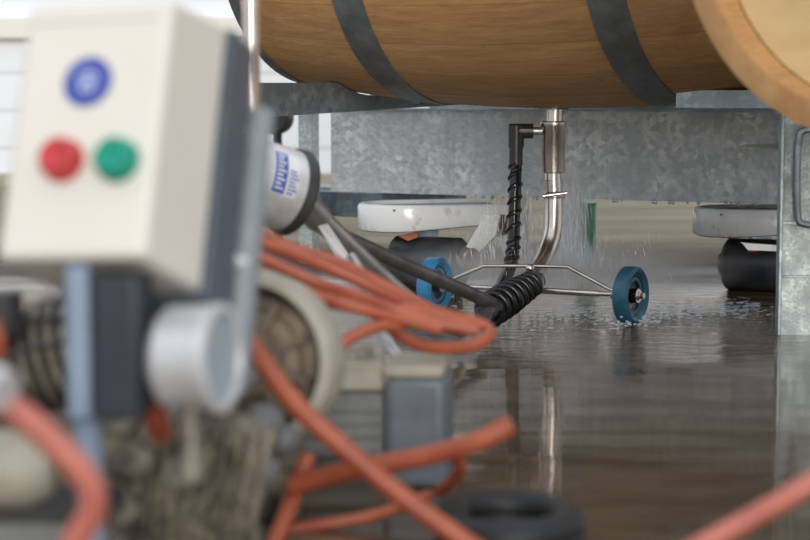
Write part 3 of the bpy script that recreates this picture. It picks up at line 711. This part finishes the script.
# looped bundle: one hose running back and forth
hose([(196, 214, 2.02), (250, 238, 1.98), (330, 268, 1.95), (400, 300, 1.96), (450, 316, 1.98), (484, 326, 1.99), (489, 336, 1.97), (470, 346, 1.95), (430, 347, 1.93), (398, 334, 1.92), (385, 318, 1.92), (410, 310, 1.93), (470, 324, 1.94)],
     .0066, M['orange'], 'orange hose on top of the looped bundle, ending in a loop beside the black coil')
hose([(190, 236, 1.90), (250, 254, 1.89), (320, 284, 1.89), (380, 304, 1.92), (430, 322, 1.92), (478, 331, 1.92)], .0062, M['orange'], 'orange hose, second from the top of the looped bundle')
hose([(190, 252, 1.86), (250, 270, 1.86), (310, 294, 1.86), (360, 308, 1.88), (400, 326, 1.88), (380, 326, 1.86), (350, 338, 1.85), (332, 356, 1.84)], .0062, M['orange'], 'orange hose in the looped bundle that hooks back down to the left')
hose([(190, 270, 1.93), (250, 284, 1.92), (300, 300, 1.92), (345, 306, 1.86), (395, 318, 1.87), (440, 330, 1.88)], .0056, M['orange'], 'lowest orange hose of the looped bundle above the cream fan housing')
hose([(190, 225, 1.99), (250, 229, 2.03), (290, 246, 2.03), (340, 262, 2.03), (390, 288, 2.02), (430, 308, 2.0)], .0052, M['orange'], 'thin orange hose at the back of the looped bundle below the silver motor')
hose([(205, 290, 1.62), (240, 330, 1.6), (290, 398, 1.58), (340, 445, 1.57), (400, 495, 1.56), (470, 545, 1.55), (540, 590, 1.54)], .0086, M['orange'], 'long orange hose running diagonally down from the gauge to the bottom edge')
hose([(512, 424, 1.66), (480, 441, 1.66), (430, 455, 1.67), (370, 467, 1.68), (320, 478, 1.7), (292, 486, 1.71)], .0092, M['orange'], 'short orange hose crossing behind the diagonal one, free end at the right')
hose([(308, 455, 1.74), (298, 482, 1.73), (286, 515, 1.71), (268, 560, 1.69), (250, 620, 1.66)], .0080, M['orange'], 'orange hose hanging steeply below the joint left of the motor block')
hose([(285, 530, 1.75), (340, 522, 1.75), (385, 512, 1.76), (430, 495, 1.79)], .0055, M['orange'], 'thin orange hose low behind the diagonal one at the bottom edge')
hose([(455, 452, 1.72), (460, 472, 1.74), (440, 492, 1.78)], .0065, M['orange'], 'short stub of orange hose below the free hose end')
hp_ = hose([(-60, 385, 1.12), (-20, 392, 1.11), (15, 410, 1.10), (55, 444, 1.10), (88, 482, 1.10), (92, 512, 1.10), (74, 545, 1.10), (60, 600, 1.10)], .0084, M['pink'], 'thick pinkish orange hose curving down in the lower left corner')
hose([(640, 590, 1.32), (690, 553, 1.32), (750, 519, 1.32), (810, 484, 1.32), (880, 440, 1.33)], .0078, M['pink'], 'pinkish orange hose crossing the lower right corner')
hose([(10, 391, 1.58), (30, 394, 1.57), (60, 396, 1.57), (90, 398, 1.58)], .006, M['orange'], 'short orange hose piece between the pink hose and the dark housing')
hose([(-6, 320, 1.45), (1, 345, 1.45), (-2, 375, 1.46)], .005, M['orange'], 'orange hose end at the left edge below the black cap')
hose([(160, 396, 1.33), (156, 415, 1.34), (160, 432, 1.36)], .009, M['orange'], 'short orange hose stub beneath the silver gauge')
bm = B(); cyl(bm, at(-20, 380, 1.095), at(5, 392, 1.085), .0125, 20); tag(obj('hose_fitting', bm, M['aluminium']), 'pale metal fitting on the pinkish hose at the left edge', 'fitting')

# ------------------------------------------------------------------ green container behind the spray
gcx = at(586, 255, 4.7)
g = thing('plastic_container', (gcx.x, 4.7, 0), 'small green plastic container on the floor behind the spray', 'container')
bm = B(); lathe(bm, Vector((gcx.x, 4.7, 0)), Z, [(0, 0), (0, .020), (.004, .022), (.115, .025), (.118, .023), (.118, 0)], 28); obj('body', bm, M['plug'], g)
bm = B(); lathe(bm, Vector((gcx.x, 4.7, 0)), Z, [(.1185, 0), (.1185, .026), (.124, .026), (.126, .02), (.126, 0)], 24); obj('lid', bm, M['plug'], g)

# ------------------------------------------------------------------ water: falling spray, mist and splashes
wm, wn_, wb = newmat('white_water'); wb.inputs['Base Color'].default_value = (.85, .9, .95, 1); wb.inputs['Roughness'].default_value = .15; wb.inputs['Alpha'].default_value = .35
def streaks(bm, n, cfun, r, ln, d=Vector((0, 0, -1))):
    for _ in range(n):
        p = cfun(); l = random.uniform(*ln); rr_ = random.uniform(*r); dd = (d + Vector((random.gauss(0, .10), random.gauss(0, .10), 0))).normalized()
        if p.z - l < .002: p.z = l + .002
        tube(bm, [p, p + dd * l * .5, p + dd * l], lambda k: rr_ * (.35 + 1.1 * math.sin(PI * min(max(k, .05), .95))), 5)
bm = B()
def c1():
    z = random.uniform(.03, .22); s = .02 + (.22 - z) * .28
    return Vector((.285 + random.gauss(0, s) * .8, 3.55 + random.gauss(0, s), z))
def c2(): return Vector((random.uniform(.14, .24), 3.55 + random.uniform(-.05, .12), random.uniform(.03, .21)))
def c3():
    return Vector((random.uniform(.08, .46), random.uniform(3.3, 3.8), random.uniform(.02, .16)))
streaks(bm, 200, c1, (.0003, .0008), (.008, .035))
def c4():
    z = random.uniform(.09, .235); return Vector((.312 + random.gauss(0, .013 + (.235 - z) * .07), 3.60 + random.gauss(0, .02), z))
streaks(bm, 420, c4, (.0003, .0007), (.03, .085))
streaks(bm, 170, c2, (.0003, .0009), (.008, .035))
streaks(bm, 130, c3, (.0003, .0006), (.006, .022), Vector((.25, 0, -1)))
tag(obj('water_spray', bm, wm), 'thin streaks of water falling around the steel pipe', 'water spray', kind='stuff')
bm = B()
def drop_at(x, y, z, r, st=(1, 1, 1)): bmesh.ops.create_icosphere(bm, subdivisions=1, radius=r, matrix=Matrix.Translation((x, y, z)) @ Matrix.Diagonal((*st, 1)))
for _ in range(520):
    a_ = random.uniform(0, 2 * PI); rad = abs(random.gauss(0, .16)); x = .30 + rad * math.cos(a_) * 1.5; y = 3.42 + rad * math.sin(a_) * .9
    drop_at(x, y, abs(random.gauss(0, .008)) + .001, random.uniform(.0008, .0024), (random.uniform(1, 3), 1.4, .8))
for _ in range(90):   # crown of splashes by the right wheel
    a_ = random.uniform(0, 2 * PI)
    drop_at(WR.x + .035 * math.cos(a_) + random.gauss(0, .012), WR.y + .03 * math.sin(a_) + random.gauss(0, .012), abs(random.gauss(0, .006)) + .001, random.uniform(.001, .0026), (1.4, 1, .9))
for _ in range(300):   # ripple crests thrown to the right
    x = random.uniform(.42, .66); drop_at(x, 3.42 + (x - .42) * .55 + random.gauss(0, .06), .001 + abs(random.gauss(0, .002)), random.uniform(.001, .0024), (random.uniform(1.5, 5), 1.6, .6))
tag(obj('splash_droplets', bm, gl if False else wm), 'white splashing droplets on the wet floor around the blue wheel', 'splashes', kind='stuff')
def mist(name, O, rx, ry, zt, dens, label):
    """a soft ellipsoid of spray, thickest on its axis and thinning to nothing at its skin"""
    bm = B(); bmesh.ops.create_uvsphere(bm, u_segments=36, v_segments=20, radius=1, matrix=Matrix.Translation(O + Z * zt / 2) @ Matrix.Diagonal((rx, ry, zt / 2, 1)))
    m = bpy.data.materials.new(name); m.use_nodes = True; n = m.node_tree; n.nodes.clear()
    v = n.nodes.new('ShaderNodeVolumeScatter'); o = n.nodes.new('ShaderNodeOutputMaterial'); v.inputs['Color'].default_value = (.97, .985, 1, 1)
    v.inputs['Anisotropy'].default_value = .1
    t = n.nodes.new('ShaderNodeTexCoord'); mp = n.nodes.new('ShaderNodeMapping'); mp.vector_type = 'POINT'
    mp.inputs['Location'].default_value = (0, 0, -1); mp.inputs['Scale'].default_value = (1 / rx, 1 / ry, 2 / zt)
    ln = n.nodes.new('ShaderNodeVectorMath'); ln.operation = 'LENGTH'
    mr = n.nodes.new('ShaderNodeMapRange'); mr.interpolation_type = 'SMOOTHSTEP'; mr.inputs['From Min'].default_value = .1; mr.inputs['From Max'].default_value = 1
    mr.inputs['To Min'].default_value = dens; mr.inputs['To Max'].default_value = 0
    n.links.new(t.outputs['Object'], mp.inputs[0]); n.links.new(mp.outputs[0], ln.inputs[0]); n.links.new(ln.outputs['Value'], mr.inputs['Value']); n.links.new(mr.outputs[0], v.inputs['Density'])
    n.links.new(v.outputs[0], o.inputs['Volume'])
    tag(obj('water_mist', bm, m), label, 'mist', kind='stuff')
mist('fine_mist', Vector((.308, 3.60, .004)), .047, .05, .30, 30, 'pale column of fine water mist just right of the steel pipe')
mist('low_mist', Vector((.30, 3.56, .003)), .36, .30, .13, 7, 'thin white haze of spray hanging low over the wet floor')
